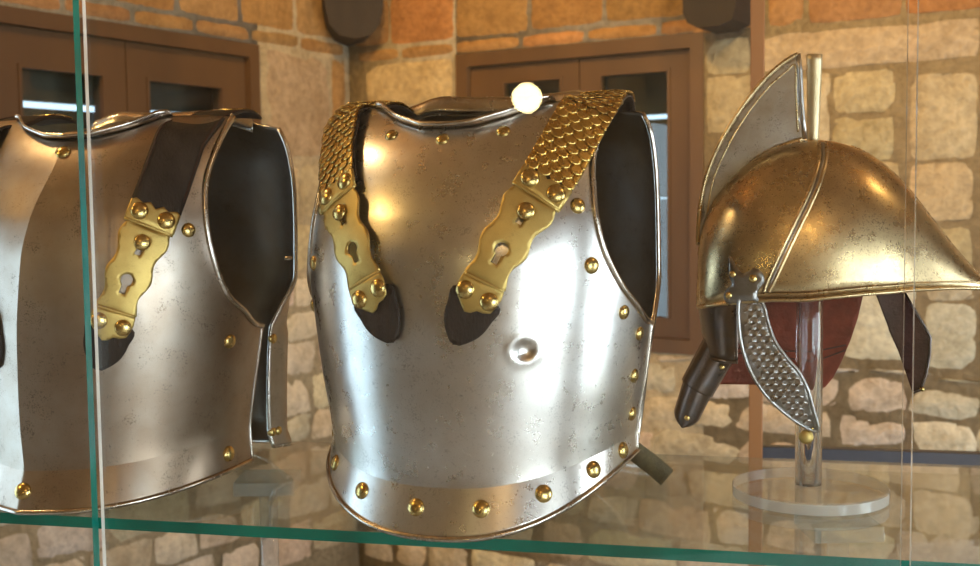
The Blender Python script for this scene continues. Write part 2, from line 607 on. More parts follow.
ml.stone(.03, .10, 1.70, 2.03, BRICK2, .014)
ml.stone(.12, .455, 1.66, 2.02, GREY, .018, .01, .006)
fill_courses(ml, .03, .47, ((1.44, 1.64), (1.25, 1.43), (1.12, 1.24)), .2, .42)
fill_courses(ml, WL[1] + .02, 2.55, ((1.78, 2.03), (1.55, 1.77), (1.34, 1.54), (1.12, 1.33)), .2, .4)
fill_courses(ml, .02, 2.55, ((1.0, 1.11), (.88, .99), (.74, .87), (.62, .73), (.49, .61), (.36, .48), (.2, .35)), .14, .34, True)
ml.build('wall_left')

M['plaster'] = plain('warm_plaster', (0.20, 0.125, 0.055), 0.9, 0, 0.15, 3, .3)
M['ceiling'] = plain('brown_boards', (0.24, 0.11, 0.025), 0.8, 0, 0.25, 4, .2, stretch=(1, .1, 1))
M['floor'] = plain('pale_stone_floor', (0.58, 0.57, 0.55), 0.5, 0, 0.2, 5, .2)
q = MB().box((RX / 2, -RY / 2, -0.05), (RX / 2 + .3, RY / 2 + .3, 0.05))
room_obj(q, 'floor', M['floor'])
q = MB().box((RX / 2, -RY / 2, RH + 0.05), (RX / 2 + .3, RY / 2 + .3, 0.05))
room_obj(q, 'ceiling', M['ceiling'])


def wall_with_openings(name, axis, pos, a0, a1, holes):
    q = MB()

    def piece(s0, s1, z0, z1):
        if s1 - s0 < 1e-3 or z1 - z0 < 1e-3:
            return
        if axis == 'x':
            q.box((pos + .15, -(s0 + s1) / 2, (z0 + z1) / 2), (.15, (s1 - s0) / 2, (z1 - z0) / 2))
        else:
            q.box(((s0 + s1) / 2, pos - .15, (z0 + z1) / 2), ((s1 - s0) / 2, .15, (z1 - z0) / 2))
    x = a0
    for (h0, h1, z0, z1) in holes:
        piece(x, h0, 0, RH)
        piece(h0, h1, 0, z0)
        piece(h0, h1, z1, RH)
        x = h1
    piece(x, a1, 0, RH)
    return room_obj(q, name, M['plaster'])


RIGHT_HOLES = [(.7, 2.2, .12, 2.0), (3.4, 4.5, .12, 2.0), (4.75, 5.95, .12, 2.0)]
FRONT_HOLES = []
wall_with_openings('wall_right', 'x', RX, 0, RY, RIGHT_HOLES)
wall_with_openings('wall_front', 'y', -RY, 0, RX, FRONT_HOLES)


def daylight(name, col, strength):
    m, nt, out = nodes(name)
    e = N(nt, 'ShaderNodeEmission', Strength=strength)
    e.inputs[0].default_value = (*col, 1)
    nt.links.new(e.outputs[0], out.inputs[0])
    return m


M['day'] = daylight('daylit_pane', (0.78, 0.89, 1.0), 14.0)
M['day_left'] = daylight('blue_daylit_pane', (0.60, 0.80, 1.0), 5.0)
wn = 3


def room_window(axis, pos, hole, mat):
    """a wooden window with one mullion and a cross bar, its panes bright with daylight"""
    global wn
    s0, s1, z0, z1 = hole
    q = MB()
    w = .05

    def bar(a, b, c, d, dep=.03):
        if axis == 'x':
            q.box((pos, -(a + b) / 2, (c + d) / 2), (dep, (b - a) / 2, (d - c) / 2))
        else:
            q.box(((a + b) / 2, pos, (c + d) / 2), ((b - a) / 2, dep, (d - c) / 2))
    bar(s0, s1, z0, z0 + w); bar(s0, s1, z1 - w, z1); bar(s0, s0 + w, z0 + w, z1 - w); bar(s1 - w, s1, z0 + w, z1 - w)
    mid = (s0 + s1) / 2
    bar(mid - .04, mid + .04, z0 + w, z1 - w)
    o = room_obj(q, 'window_%d' % wn, M['wood'])
    wn += 1
    for k, (a, b) in enumerate(((s0 + w, mid - .04), (mid + .04, s1 - w))):
        p = MB()
        if axis == 'x':
            p.box((pos, -(a + b) / 2, (z0 + z1) / 2), (.004, (b - a) / 2, (z1 - z0) / 2 - w))
        else:
            p.box(((a + b) / 2, pos, (z0 + z1) / 2), ((b - a) / 2, .004, (z1 - z0) / 2 - w))
        c = p.build('pane', mat, o, False)
    return o


for h in RIGHT_HOLES:
    room_window('x', RX + .12, h, M['day'])
for h in FRONT_HOLES:
    room_window('y', -RY - .12, h, M['day'])
room_window('x', -.12, WL2, M['day_left'])


def casement(name, frame, W, sashes, zb, zt, depth=.06):
    """two leaf brown window: frame, and two sashes each with its own pane"""
    s0, s1, z0, z1 = W
    o = bpy.data.objects.new(name, None)
    COL.objects.link(o)
    o.matrix_world = ROOM
    structure(o)

    def bars(name, rects, o0, o1, mat, parent):
        q = MB()
        for (a, b, c, d) in rects:
            P = [frame(a_, c_, o_) for a_ in (a, b) for c_ in (c, d) for o_ in (o0, o1)]
            q.add(P, [(0, 1, 3, 2), (4, 6, 7, 5), (0, 4, 5, 1), (2, 3, 7, 6), (0, 2, 6, 4), (1, 5, 7, 3)])
        b_ = q.build(name, mat, parent, False)
        recalc(b_)
        return b_
    ft = .045
    bars('window_frame', [(s0, s1, z1 - ft, z1), (s0, s1, z0, z0 + ft), (s0, s0 + ft, z0 + ft, z1 - ft), (s1 - ft, s1, z0 + ft, z1 - ft)], -.10, .005, M['wood'], o)
    for (a, b, pa, pb) in sashes:
        sh = bars('sash', [(a, b, zt, z1 - ft - .002), (a, b, z0 + ft + .002, zb), (a, pa, zb, zt), (pb, b, zb, zt)], -.07, -.02, M['wood'], o)
        bars('pane', [(pa, pb, zb, zt)], -.048, -.044, M['window_glass'], sh)
        bars('bead', [(pa, pb, zt - .012, zt), (pa, pa + .01, zb, zt - .012), (pb - .01, pb, zb, zt - .012)], -.03, -.015, M['wood'], sh)
    return o


fb = lambda s, z, o: (s, -o, z)
fl = lambda s, z, o: (o, -s, z)
casement('window_1', fb, WB, [(.532, .962, .66, .90), (.966, 1.363, 1.035, 1.29)], 1.11, 1.915)
casement('window_2', fl, WL, [(.533, 1.035, .635, .962), (1.040, 1.513, 1.118, 1.412)], 1.24, 1.89)


def outer_blocker(frame, rects, label):
    q = MB()
    for (a, b, c, d) in rects:
        P = [frame(a_, c_, o_) for a_ in (a, b) for c_ in (c, d) for o_ in (-.22, -.26)]
        q.add(P, [(0, 1, 3, 2), (4, 6, 7, 5), (0, 4, 5, 1), (2, 3, 7, 6), (0, 2, 6, 4), (1, 5, 7, 3)])
    o = q.build('blocker', M['blocker'], None, False)
    o.matrix_world = ROOM
    recalc(o)
    o['label'] = label
    o['category'] = 'blocker'
    return o


# added dark boards outside block the sky, leaving a slit of daylight across and one down the side
outer_blocker(fb, [(.488, 1.407, 1.785, 2.01), (.488, 1.407, 1.50, 1.768), (.488, 1.335, 1.003, 1.497)], 'added dark shutter outside the brown window right of the corner')
outer_blocker(fl, [(.489, 1.557, 1.812, 2.032), (.489, 1.557, 1.123, 1.790)], 'added dark shutter outside the brown window at upper left')

# timber ends sticking out of the masonry
q = MB()
ax = (Vector((.7071, -.7071, 0)), Vector((.7071, .7071, 0)), Vector((0, 0, 1)))
prof = [(-.105, 2.6), (-.105, 2.20), (-.09, 2.13), (-.055, 2.092), (0, 2.08), (.055, 2.092), (.09, 2.13), (.105, 2.20), (.105, 2.6)]
v = []
for d in (-.1, .22):
    for (w_, z_) in prof:
        p = ax[0] * d + ax[1] * w_
        v.append((p.x, p.y, z_))
n = len(prof)
q.add(v, [(i, (i + 1) % n, n + (i + 1) % n, n + i) for i in range(n)] + [tuple(range(n)), tuple(n + i for i in reversed(range(n)))])
room_obj(q, 'trim_1', M['dark_wood'])
q = MB()
prof = [(1.405, 2.6), (1.405, 2.05), (1.42, 2.02), (1.45, 2.004), (1.52, 2.004), (1.56, 2.02), (1.57, 2.05), (1.57, 2.6)]
v = [(a, y, b) for y in (.05, -.16) for (a, b) in prof]
n = len(prof)
q.add(v, [(i, (i + 1) % n, n + (i + 1) % n, n + i) for i in range(n)] + [tuple(range(n)), tuple(n + i for i in reversed(range(n)))])
room_obj(q, 'trim_2', M['dark_wood'])

# wooden post with a low dark rail, standing behind the case
pt = at(756.5, 250, 2.15)
fr_ = empty('post_and_rail', 'reddish wooden post with a low dark rail behind the glass case', 'railing', (pt.x, 2.15, 0))
q = MB().box((0, 0, 1.3), (.0125, .0125, 1.3)); q.box((0, 0, .01), (.06, .06, .01))
bevel(q.build('post', M['post_wood'], fr_, False), .002)
rz_ = at(900, 457, 2.15).z
q = MB().box((.62, 0, rz_), (.608, .012, .013))
bevel(q.build('rail', M['rail'], fr_, False), .002)
q = MB().box((1.24, 0, rz_ / 2 + .02), (.0125, .0125, rz_ / 2 + .02))
bevel(q.build('post', M['post_wood'], fr_, False), .002)

# ------------------------------------------------------------------ lamps of the room
def bulb_lamp(name, p_room, r, col, energy_e, label, cat='lamp', arm=None):
    t = empty(name, label, cat)
    t.matrix_world = ROOM @ Matrix.Translation(p_room)
    m = daylight(name + '_glow', col, energy_e)
    bm = bmesh.new()
    bmesh.ops.create_uvsphere(bm, u_segments=24, v_segments=16, radius=r)
    me = bpy.data.meshes.new('bulb')
    bm.to_mesh(me); bm.free()
    me.materials.append(m)
    o = bpy.data.objects.new('bulb', me)
    COL.objects.link(o)
    o.parent = t
    return t


def spot(name, p_room, target_world, energy, size, blend, col, rad=.05):
    l = bpy.data.lights.new(name, 'SPOT')
    l.energy = energy; l.spot_size = R(size); l.spot_blend = blend; l.color = col; l.shadow_soft_size = rad
    o = bpy.data.objects.new(name, l)
    COL.objects.link(o)
    p = ROOM @ Vector(p_room)
    o.location = p
    o.rotation_euler = (Vector(target_world) - p).to_track_quat('-Z', 'Y').to_euler()
    return o


WARM = (1.0, 0.60, 0.20)
# ceiling lamps wash the upper masonry with a warm light
spot('warm_spot', (1.3, -1.5, 2.95), ROOM @ Vector((1.0, 0, 2.05)), 92, 105, .8, WARM)
spot('warm_spot', (2.7, -1.6, 2.95), ROOM @ Vector((2.1, 0, 1.95)), 92, 105, .8, WARM)
spot('warm_spot', (1.2, -2.4, 2.95), ROOM @ Vector((0, -1.2, 2.1)), 85, 105, .8, WARM)
# ceiling spots pointed at the exhibits
spot('case_spot', (.45, -4.4, 2.9), (-.1, 1.2, 1.4), 65, 95, .7, WARM)


def added_warm_light(p_room, energy):  # unseen point lights added for helmet highlights and a warmer ceiling
    l = bpy.data.lights.new('added_warm_light', 'POINT')
    l.energy = energy; l.color = (1.0, .66, .30); l.shadow_soft_size = .06
    o = bpy.data.objects.new('added_warm_light', l)
    COL.objects.link(o)
    o.location = ROOM @ Vector(p_room)


added_warm_light((0.82, -2.8, 2.75), 24)
added_warm_light((3.86, -5.5, 2.85), 24)
added_warm_light((3.7, -2.0, 2.85), 12)

# globe lamp on the wall behind the viewer: it mirrors in the front pane
PANE_Y = 1.0325
d = ray(527, 98)
hit = CAM + d * (PANE_Y / d.y)
dr = Vector((d.x, -d.y, d.z))
pr = hit + dr * 3.1
loc_r = to_room(pr)
lamp = bulb_lamp('globe_lamp', loc_r, .053, (1.0, .78, .36), 45.0, 'glowing round warm globe lamp hanging on a cord behind the viewer', 'lamp')
q = MB().tube([(0, 0, .045), (0, 0, RH - loc_r.z)], .004)
q.build('cord', M['dark_metal'], lamp)
q = MB().tube([(0, 0, .04), (0, 0, .075)], .018, 12)
q.build('socket', M['dark_metal'], lamp)

w = bpy.data.worlds.new('sky')
w.use_nodes = True
bg = w.node_tree.nodes['Background']
bg.inputs[0].default_value = (0.62, 0.80, 1.0, 1)
bg.inputs[1].default_value = 2.2
scene.world = w

# ------------------------------------------------------------------ display case
SHELF = 1.166
case = empty('display_case', 'large glass display case with a grey plinth and green edged front panes', 'display case', (-.45, 1.3, 0))


def case_part(name, c, h, mats, face_mat=None, parent=case):
    q = MB().box(Vector(c) - case.location, h)
    o = q.build(name, mats, parent, False)
    if face_mat:
        for p in o.data.polygons:
            p.material_index = face_mat(p)
    recalc(o)
    return o


case_part('plinth', (-.45, 1.32, .375), (1.3, .29, .375), M['plinth'])
edge_x = lambda p: 1 if abs(p.normal.x) > .5 else 0
PX = -.6345
case_part('glass_pane', ((PX - 1.75) / 2, 1.0200, 1.42), ((1.75 + PX) / 2, .0055, .66), [M['glass'], M['teal_edge']], edge_x)
case_part('glass_pane', ((PX + .001 + .1335) / 2, 1.0325, 1.42), ((.1335 - PX - .001) / 2, .003, .66), [M['glass'], M['pale_edge']], edge_x)
case_part('glass_pane', ((.1415 + .85) / 2, 1.0325, 1.42), ((.85 - .1415) / 2, .004, .66), [M['glass'], M['pale_edge']], edge_x)
case_part('glass_top', (-.45, 1.32, 2.086), (1.3, .31, .004), M['glass'])

q = MB().box((-.45, 1.2925, SHELF - .006), (1.25, .2025, .006))
sh = q.build('glass_shelf', [M['shelf_glass'], M['teal_edge'], M['clear_column']], None, False)
for p in sh.data.polygons:
    p.material_index = 0 if abs(p.normal.z) > .5 else (2 if p.normal.y > .5 else 1)
sh['label'] = 'long clear glass shelf with a teal green front edge carrying the armour'
sh['category'] = 'shelf'
recalc(sh)


def on_z(u, v, z):
    d = ray(u, v)
    return CAM + d * ((z - CAM.z) / d.z)


for (u, v, lab) in ((268, 482, 'clear acrylic column with square pad under the shelf beside the left cuirass'),
                    (838, 525, 'clear acrylic column with square pad under the shelf below the helmet')):
    c = on_z(u, v, SHELF - .02)
    s = empty('shelf_support', lab, 'support', (c.x, c.y, .75), R(14), 'clear acrylic supports under the shelf')
    zt = SHELF - .012 - .75
    pad = MB().box((0, 0, zt - .0085), (.037, .037, .0083)).build('pad', M['pad'], s, False)
    bevel(pad, .001)
    col = MB().tube([(0, 0, .001), (0, 0, zt - .0175)], .0115, 24).build('column', M['clear_column'], s)


# ------------------------------------------------------------------ cuirasses
class Plate:
    def __init__(s, kind):
        s.kind = kind
        s.ridge = 0.0 if kind == 'middle' else 0.012
        s.a = pchip([.0, .06, .10, .14, .2, .26, .3, .35, .4, .45, .5], [.168, .1685, .173, .180, .1875, .194, .194, .188, .179, .170, .165])
        s.b = pchip([.0, .05, .1, .16, .22, .27, .31, .35, .38, .41, .43, .445, .46], [.158, .1585, .162, .167, .171, .169, .161, .145, .127, .098, .068, .035, .004])
        if kind == 'middle':
            s.w = pchip([.0, .2, .221, .244, .289, .333, .372, .408, .429, .44, .46], [9, 9, .183, .174, .159, .151, .147, .150, .161, .172, .176])
            s.wz = [.2, .205, .221, .244, .289, .333, .372, .408, .429, .44, .46]
            s.wv = [.1875, .1865, .183, .174, .159, .151, .147, .150, .161, .170, .174]
        else:
            s.wz = [.186, .19, .205, .229, .276, .316, .355, .385, .41, .435, .46]
            s.wv = [.1765, .176, .1745, .167, .159, .154, .151, .153, .156, .160, .164]
            s.a = pchip([.0, .06, .10, .14, .186, .26, .3, .35, .4, .45, .5], [.156, .157, .162, .169, .1765, .184, .185, .182, .176, .168, .165])
        s.w = pchip(s.wz, s.wv)
        s.z0 = s.wz[0]
        s.rx = (lambda z: 0.0) if kind == 'middle' else pchip([.0, .08, .166, .234, .286, .331, .378, .46], [-.030, -.033, -.028, -.021, -.016, -.008, 0, 0])

    def width(s, z):
        a = s.a(z)
        return a if z <= s.z0 else min(a, s.w(z))

    def zc(s, u):                      # crease above the flange
        k = abs(math.sin(u * math.pi / 2)) ** 2.4
        return .047 + .036 * k if s.kind == 'middle' else .042 + .022 * k

    def zr(s, u):                      # lower rim
        k = abs(math.sin(u * math.pi / 2)) ** 2.4
        return .062 * k if s.kind == 'middle' else .024 * k

    def zt(s, u):                      # upper edge: neckline, then shoulders
        x = abs(math.sin(u * math.pi / 2)) * .172
        return NECK(x)

    def y(s, x, z):
        a, b = s.a(z), s.b(z)
        y = -b * max(0.0, 1 - min(1.0, abs(x) / a) ** 2.3) ** .5
        if s.ridge:
            y -= s.ridge * math.exp(-abs(x - s.rx(z)) / .04) * min(1, max(0, (.44 - z) / .12)) 
        if s.kind == 'middle':         # the round proof dent
            r = math.hypot(x - .095, z - .186)
            if r < .03:
                y += .0045 * math.exp(-(r / .0085) ** 4) - .0012 * math.exp(-((r - .012) / .004) ** 2)
        return y

    def point(s, u, z):
        sn, cs = math.sin(u * math.pi / 2), math.cos(u * math.pi / 2)
        zc, zr = s.zc(u), s.zr(u)
        zz = max(z, zc)
        x = s.width(zz) * sn + s.rx(zz) * cs * cs
        y = s.y(x, zz)
        if z < zc:
            k = (zc - z) / max(1e-6, zc - zr)
            n = Vector((sn, -cs, 0)).normalized()
            fl_ = (.0145 * k) * (1 - .9 * abs(sn) ** 3)
            x += n.x * fl_
            y += n.y * fl_
        return Vector((x, y, z))

    def surf(s, x, z):
        """point and outward normal of the plate at (x, z), also on the flange"""
        zz = z
        lo, hi = -.985, .985
        for _ in range(24):
            u = (lo + hi) / 2
            if s.point(u, zz).x < x:
                lo = u
            else:
                hi = u
        e = .004
        p = s.point(u, zz)
        pu, pv = s.point(min(1, u + .01), zz), s.point(max(-1, u - .01), zz)
        pz, pw = s.point(u, zz + e), s.point(u, zz - e)
        n = (pu - pv).cross(pz - pw).normalized()
        if n.y > 0:
            n = -n
        return p, n


NECK = pchip([0, .03, .055, .075, .09, .1, .115, .14, .18], [.403, .4045, .410, .416, .424, .429, .431, .431, .429])
BACKNECK = pchip([0, .04, .07, .09, .105, .125, .18], [.440, .441, .442, .443, .441, .434, .421])


def back_point(u, z, zt, gap):
    loose = gap > .02
    a = pchip([.0, .05, .1, .2, .25, .35, .45], [.168, .166, .172, .186, .198, .196, .185])(z)
    b = pchip([.0, .05, .1, .2, .3, .38, .43, .47], [.122, .112, .115, .125, .130, .118, .085, .055])(z)
    w = pchip([.0, .05, .2, .22, .28, .34, .40, .45], [.166, .165, .183, .183, .182, .181, .176, .150])(z)
    e = 2.3
    if loose:
        w = pchip([.0, .05, .17, .20, .24, .34, .40, .45], [.149, .150, .153, .165, .181, .181, .171, .140])(z)
        a = pchip([.0, .05, .17, .20, .24, .34, .40, .45], [.1505, .151, .1545, .168, .187, .188, .182, .172])(z)
        e = 3.4
    x = min(a, w) * math.sin(u * math.pi / 2)
    y = gap + b * max(0.0, 1 - (abs(x) / a) ** e) ** .5
    if loose:
        lo_ = min(1, max(0, (.215 - z) / .05))
        x += math.copysign(.017 * lo_ * math.exp(-((abs(u) - .80) / .11) ** 2), u)
    if z < .04:
        k = (.04 - z) / .04
        n = Vector((math.sin(u * math.pi / 2), math.cos(u * math.pi / 2), 0))
        x += n.x * .012 * k
        y += n.y * .012 * k
    return Vector((x, y, z))


def BACKLOW(u, gap):
    return .003 + (.055 if gap < .02 else .020) * abs(math.sin(u * math.pi / 2)) ** 3


def rivet(parent, p, n, r=.0075, mat='brass_rivet', name='rivet'):
    r = r * 1.12
    o = MB().dome((0, 0, 0), (0, 0, 1), r, r * .5).build(name, M[mat], parent)
    o.matrix_local = Matrix.Translation(p) @ Vector((0, 0, 1)).rotation_difference(Vector(n)).to_matrix().to_4x4()
    return o


class Strip:
    """a ribbon in space: centre line, width direction and outward normal along arc length"""
    def __init__(s, pts, nrms, n=160):
        P = smooth_pts([tuple(p) for p in pts], n)
        Q = smooth_pts([tuple(q) for q in nrms], n)
        s.P = [Vector(p) for p in P]
        s.L = [0.0]
        for i in range(1, len(s.P)):
            s.L.append(s.L[-1] + (s.P[i] - s.P[i - 1]).length)
        s.Nn, s.W = [], []
        for i in range(len(s.P)):
            t = (s.P[min(i + 1, n)] - s.P[max(i - 1, 0)]).normalized()
            nn = Vector(Q[i]); nn = (nn - t * nn.dot(t)).normalized()
            s.Nn.append(nn); s.W.append(t.cross(nn).normalized())
        s.len = s.L[-1]

    def at(s, l, t, h, sag=2.2):
        l_ = min(max(l, 0), s.len)
        i = min(int(np.searchsorted(s.L, l_, side='right')) - 1, len(s.L) - 2)
        k = (l_ - s.L[i]) / max(1e-9, s.L[i + 1] - s.L[i])
        p = s.P[i].lerp(s.P[i + 1], k)
        nn = s.Nn[i].lerp(s.Nn[i + 1], k); w_ = s.W[i].lerp(s.W[i + 1], k)
        return p + w_ * t + nn * (h - sag * t * t)


def in_poly(p, poly):
    c = False
    n = len(poly)
    for i in range(n):
        a, b = poly[i], poly[i - 1]
        if (a[1] > p[1]) != (b[1] > p[1]) and p[0] < (b[0] - a[0]) * (p[1] - a[1]) / (b[1] - a[1]) + a[0]:
            c = not c
    return c


def sheet(outer, holes, fmap, name, mat, parent, thick, step=.004):
    """flat outline with holes, triangulated and bent by fmap"""
    verts, edges = [], []
    for loop in [outer] + holes:
        b = len(verts)
        verts += [Vector(p) for p in loop]
        edges += [(b + i, b + (i + 1) % len(loop)) for i in range(len(loop))]
    xs, ys = [p[0] for p in outer], [p[1] for p in outer]
    nb = [Vector(v_) for v_ in verts]
    i = min(xs) + step / 2
    while i < max(xs):
        j = min(ys) + step / 2
        while j < max(ys):
            if in_poly((i, j), outer) and not any(in_poly((i, j), h) for h in holes) and min((Vector((i, j)) - b_).length for b_ in nb) > step * .45:
                verts.append(Vector((i, j)))
            j += step
        i += step
    vo, eo, fo, _, _, _ = delaunay_2d_cdt(verts, edges, [], 0, 1e-6)
    keep = []
    for f in fo:
        c = sum((vo[k] for k in f), Vector((0, 0))) / len(f)
        if in_poly(c, outer) and not any(in_poly(c, h) for h in holes):
            keep.append(tuple(f))
    o = mesh_obj(name, [fmap(v_[0], v_[1]) for v_ in vo], keep, mat, parent, True)
    recalc(o)
    solid(o, thick, 0)
    return o


def keyhole(c, r=.0066, sw=.0031, sl=.0150):
    pts = []
    a0 = math.asin(sw / r)
    for k in range(17):                # from the slot round the circle; the slot points to lower s
        a = -math.pi / 2 + a0 + (2 * math.pi - 2 * a0) * k / 16
        pts.append((r * math.cos(a), c + r * math.sin(a)))
    pts.append((-sw * 1.05, c - sl)); pts.append((sw * 1.05, c - sl))
    return pts


def brass_end(cu, strip, side, name_prefix, rivet_shift=0.0):
    """leather tab, riveted brass hinge, wavy keyhole plate and upper bracket"""
    strap = cu
    H = .0045
    tab = [(0, -.002), (.011, .006), (.0195, .018), (.0232, .033), (.0225, .052), (-.0225, .052), (-.0232, .033), (-.0195, .018), (-.011, .006)]
    tab = [tuple(p) for p in smooth_pts(tab, 40, True)]
    sheet(tab, [], lambda t, l: strip.at(l, t, .0015), 'leather_tab', M['leather'], strap, .0035)
    # lower bracket with lobed end
    br = [(.0215, .066), (.0225, .058), (.0215, .050), (.019, .0425), (.0125, .0395), (.0065, .039), (.0015, .0345), (-.004, .033), (-.009, .037), (-.014, .0415), (-.0205, .0465), (-.0225, .055), (-.0215, .066)]
    sheet(br, [], lambda t, l: strip.at(l, t, H + .0012), 'hinge_bracket', M['brass'], strap, .0016)
    q = MB().tube([strip.at(.0665, t, H + .0004) for t in np.linspace(-.021, .021, 9)], .0018, 8)
    q.build('hinge_pin', M['brass'], strap)
    # wavy plate
    def hw(l):
        k = (l - .067) / .093
        return .0200 + .0048 * k + .0026 * math.cos((k * 2.25 + .08) * 2 * math.pi)
    ls = np.linspace(.067, .160, 34)
    outer = [(hw(l), l) for l in ls] + [(-hw(l), l) for l in reversed(ls)]
    sheet(outer, [keyhole(.101), keyhole(.1445)], lambda t, l: strip.at(l, t, H), 'keyhole_plate', M['brass'], strap, .0018, .0035)
    q = MB().tube([strip.at(.1615, t, H + .0004) for t in np.linspace(-.0265, .0265, 9)], .0018, 8)
    q.build('hinge_pin', M['brass'], strap)
    up = [(.027, .162), (.027, .184), (.022, .187), (.0135, .1835), (.007, .187), (0, .1815), (-.007, .187), (-.0135, .1835), (-.022, .187), (-.027, .184), (-.027, .162)]
    sheet(up, [], lambda t, l: strip.at(l, t, H + .0012), 'strap_bracket', M['brass'], strap, .0016)

    def rv(l, t, h, r=.0082):
        p = strip.at(l, t, h)
        e = strip.at(l, t, h + .01, 2.2)
        rivet(strap, p, (e - p).normalized(), r)
    rv(.052, .0128, H + .002); rv(.052, -.0128, H + .002)
    rv(.1445 - .001, 0, H + .003, .0080)
    rv(.174, .0145, H + .002, .0086); rv(.174, -.0145, H + .002, .0086)


def make_strip(plate, side, mid):
    if mid:
        ctrl = [(.032, .194), (.043, .216), (.056, .242), (.072, .275), (.090, .308), (.107, .340), (.120, .372), (.128, .397), (.134, .416)]
        tops = [((.137, -.022, .4315), (0, -.5, 1)), ((.137, .006, .4385), (0, 0, 1)), ((.134, .036, .437), (0, .4, 1)), ((.130, .063, .427), (0, .9, .8))]
    else:
        ctrl = [(.058, .156), (.065, .175), (.074, .201), (.086, .236), (.098, .270), (.109, .306), (.117, .345), (.121, .378), (.123, .404)]
        tops = [((.126, -.038, .424), (0, -.6, 1)), ((.128, .000, .4355), (0, -.15, 1)), ((.128, .038, .439), (0, .1, 1)), ((.126, .068, .434), (0, .5, 1))]
    P, Q = [], []
    for (x, z) in ctrl:
        p, n = plate.surf(x, z)
        acc = Vector()
        for dx in (-.02, 0, .02):
            for dz in (-.012, 0, .012):
                acc += plate.surf(x + dx, min(.44, z + dz))[1]
        n = acc.normalized()
        P.append(p + n * .004)
        Q.append(n)
    for (p, n) in tops:
        P.append(Vector(p)); Q.append(Vector(n).normalized())
    if side < 0:
        P = [Vector((-p.x, p.y, p.z)) for p in P]
        Q = [Vector((-p.x, p.y, p.z)) for p in Q]
    return Strip(P, Q, 200)


def ribbon(strip, l0, l1, hw, h, name, mat, parent, thick, n=70, m=9):
    v = []
    for i in range(n):
        l = l0 + (l1 - l0) * i / (n - 1)
        for j in range(m):
            t = -hw + 2 * hw * j / (m - 1)
            v.append(strip.at(l, t, h))
    o = mesh_obj(name, v, grid_faces(m, n), mat, parent)
    recalc(o)
    solid(o, thick, 0)
    return o


def scale_cover(strip, l0, l1, hw, name, mat, parent):
    q = MB()
    row, per = .0087, 4
    sw = 2 * hw / per
    k = 0
    l = l0
    while l < l1:
        off = 0 if k % 2 == 0 else sw / 2
        cnt = per if k % 2 == 0 else per + 1
        for c in range(cnt):
            cx = -hw + off + sw * (c + .5) - (0 if k % 2 == 0 else sw)
            tilt = rnd.uniform(-.0003, .0005)
            v = []
            for b in (0.0, .3, .7, 1.3, 2.0):          # from the rounded lip upwards
                for a in (-1, -.66, -.33, 0, .33, .66, 1):
                    t = max(-hw, min(hw, cx + a * sw * .49))
                    ll = l + b * row + row * .42 * abs(a) ** 2.4 * (1 - b / 2)
                    hh = .0044 + .0022 * max(0, 1 - b / 2.0) + tilt * (1 - b / 2) - .0004 * a * a
                    v.append(strip.at(ll, t, hh))
            q.add(v, grid_faces(7, 5))
        k += 1
        l += row
    o = q.build(name, mat, parent)
    solid(o, .0007, 0)
    return o


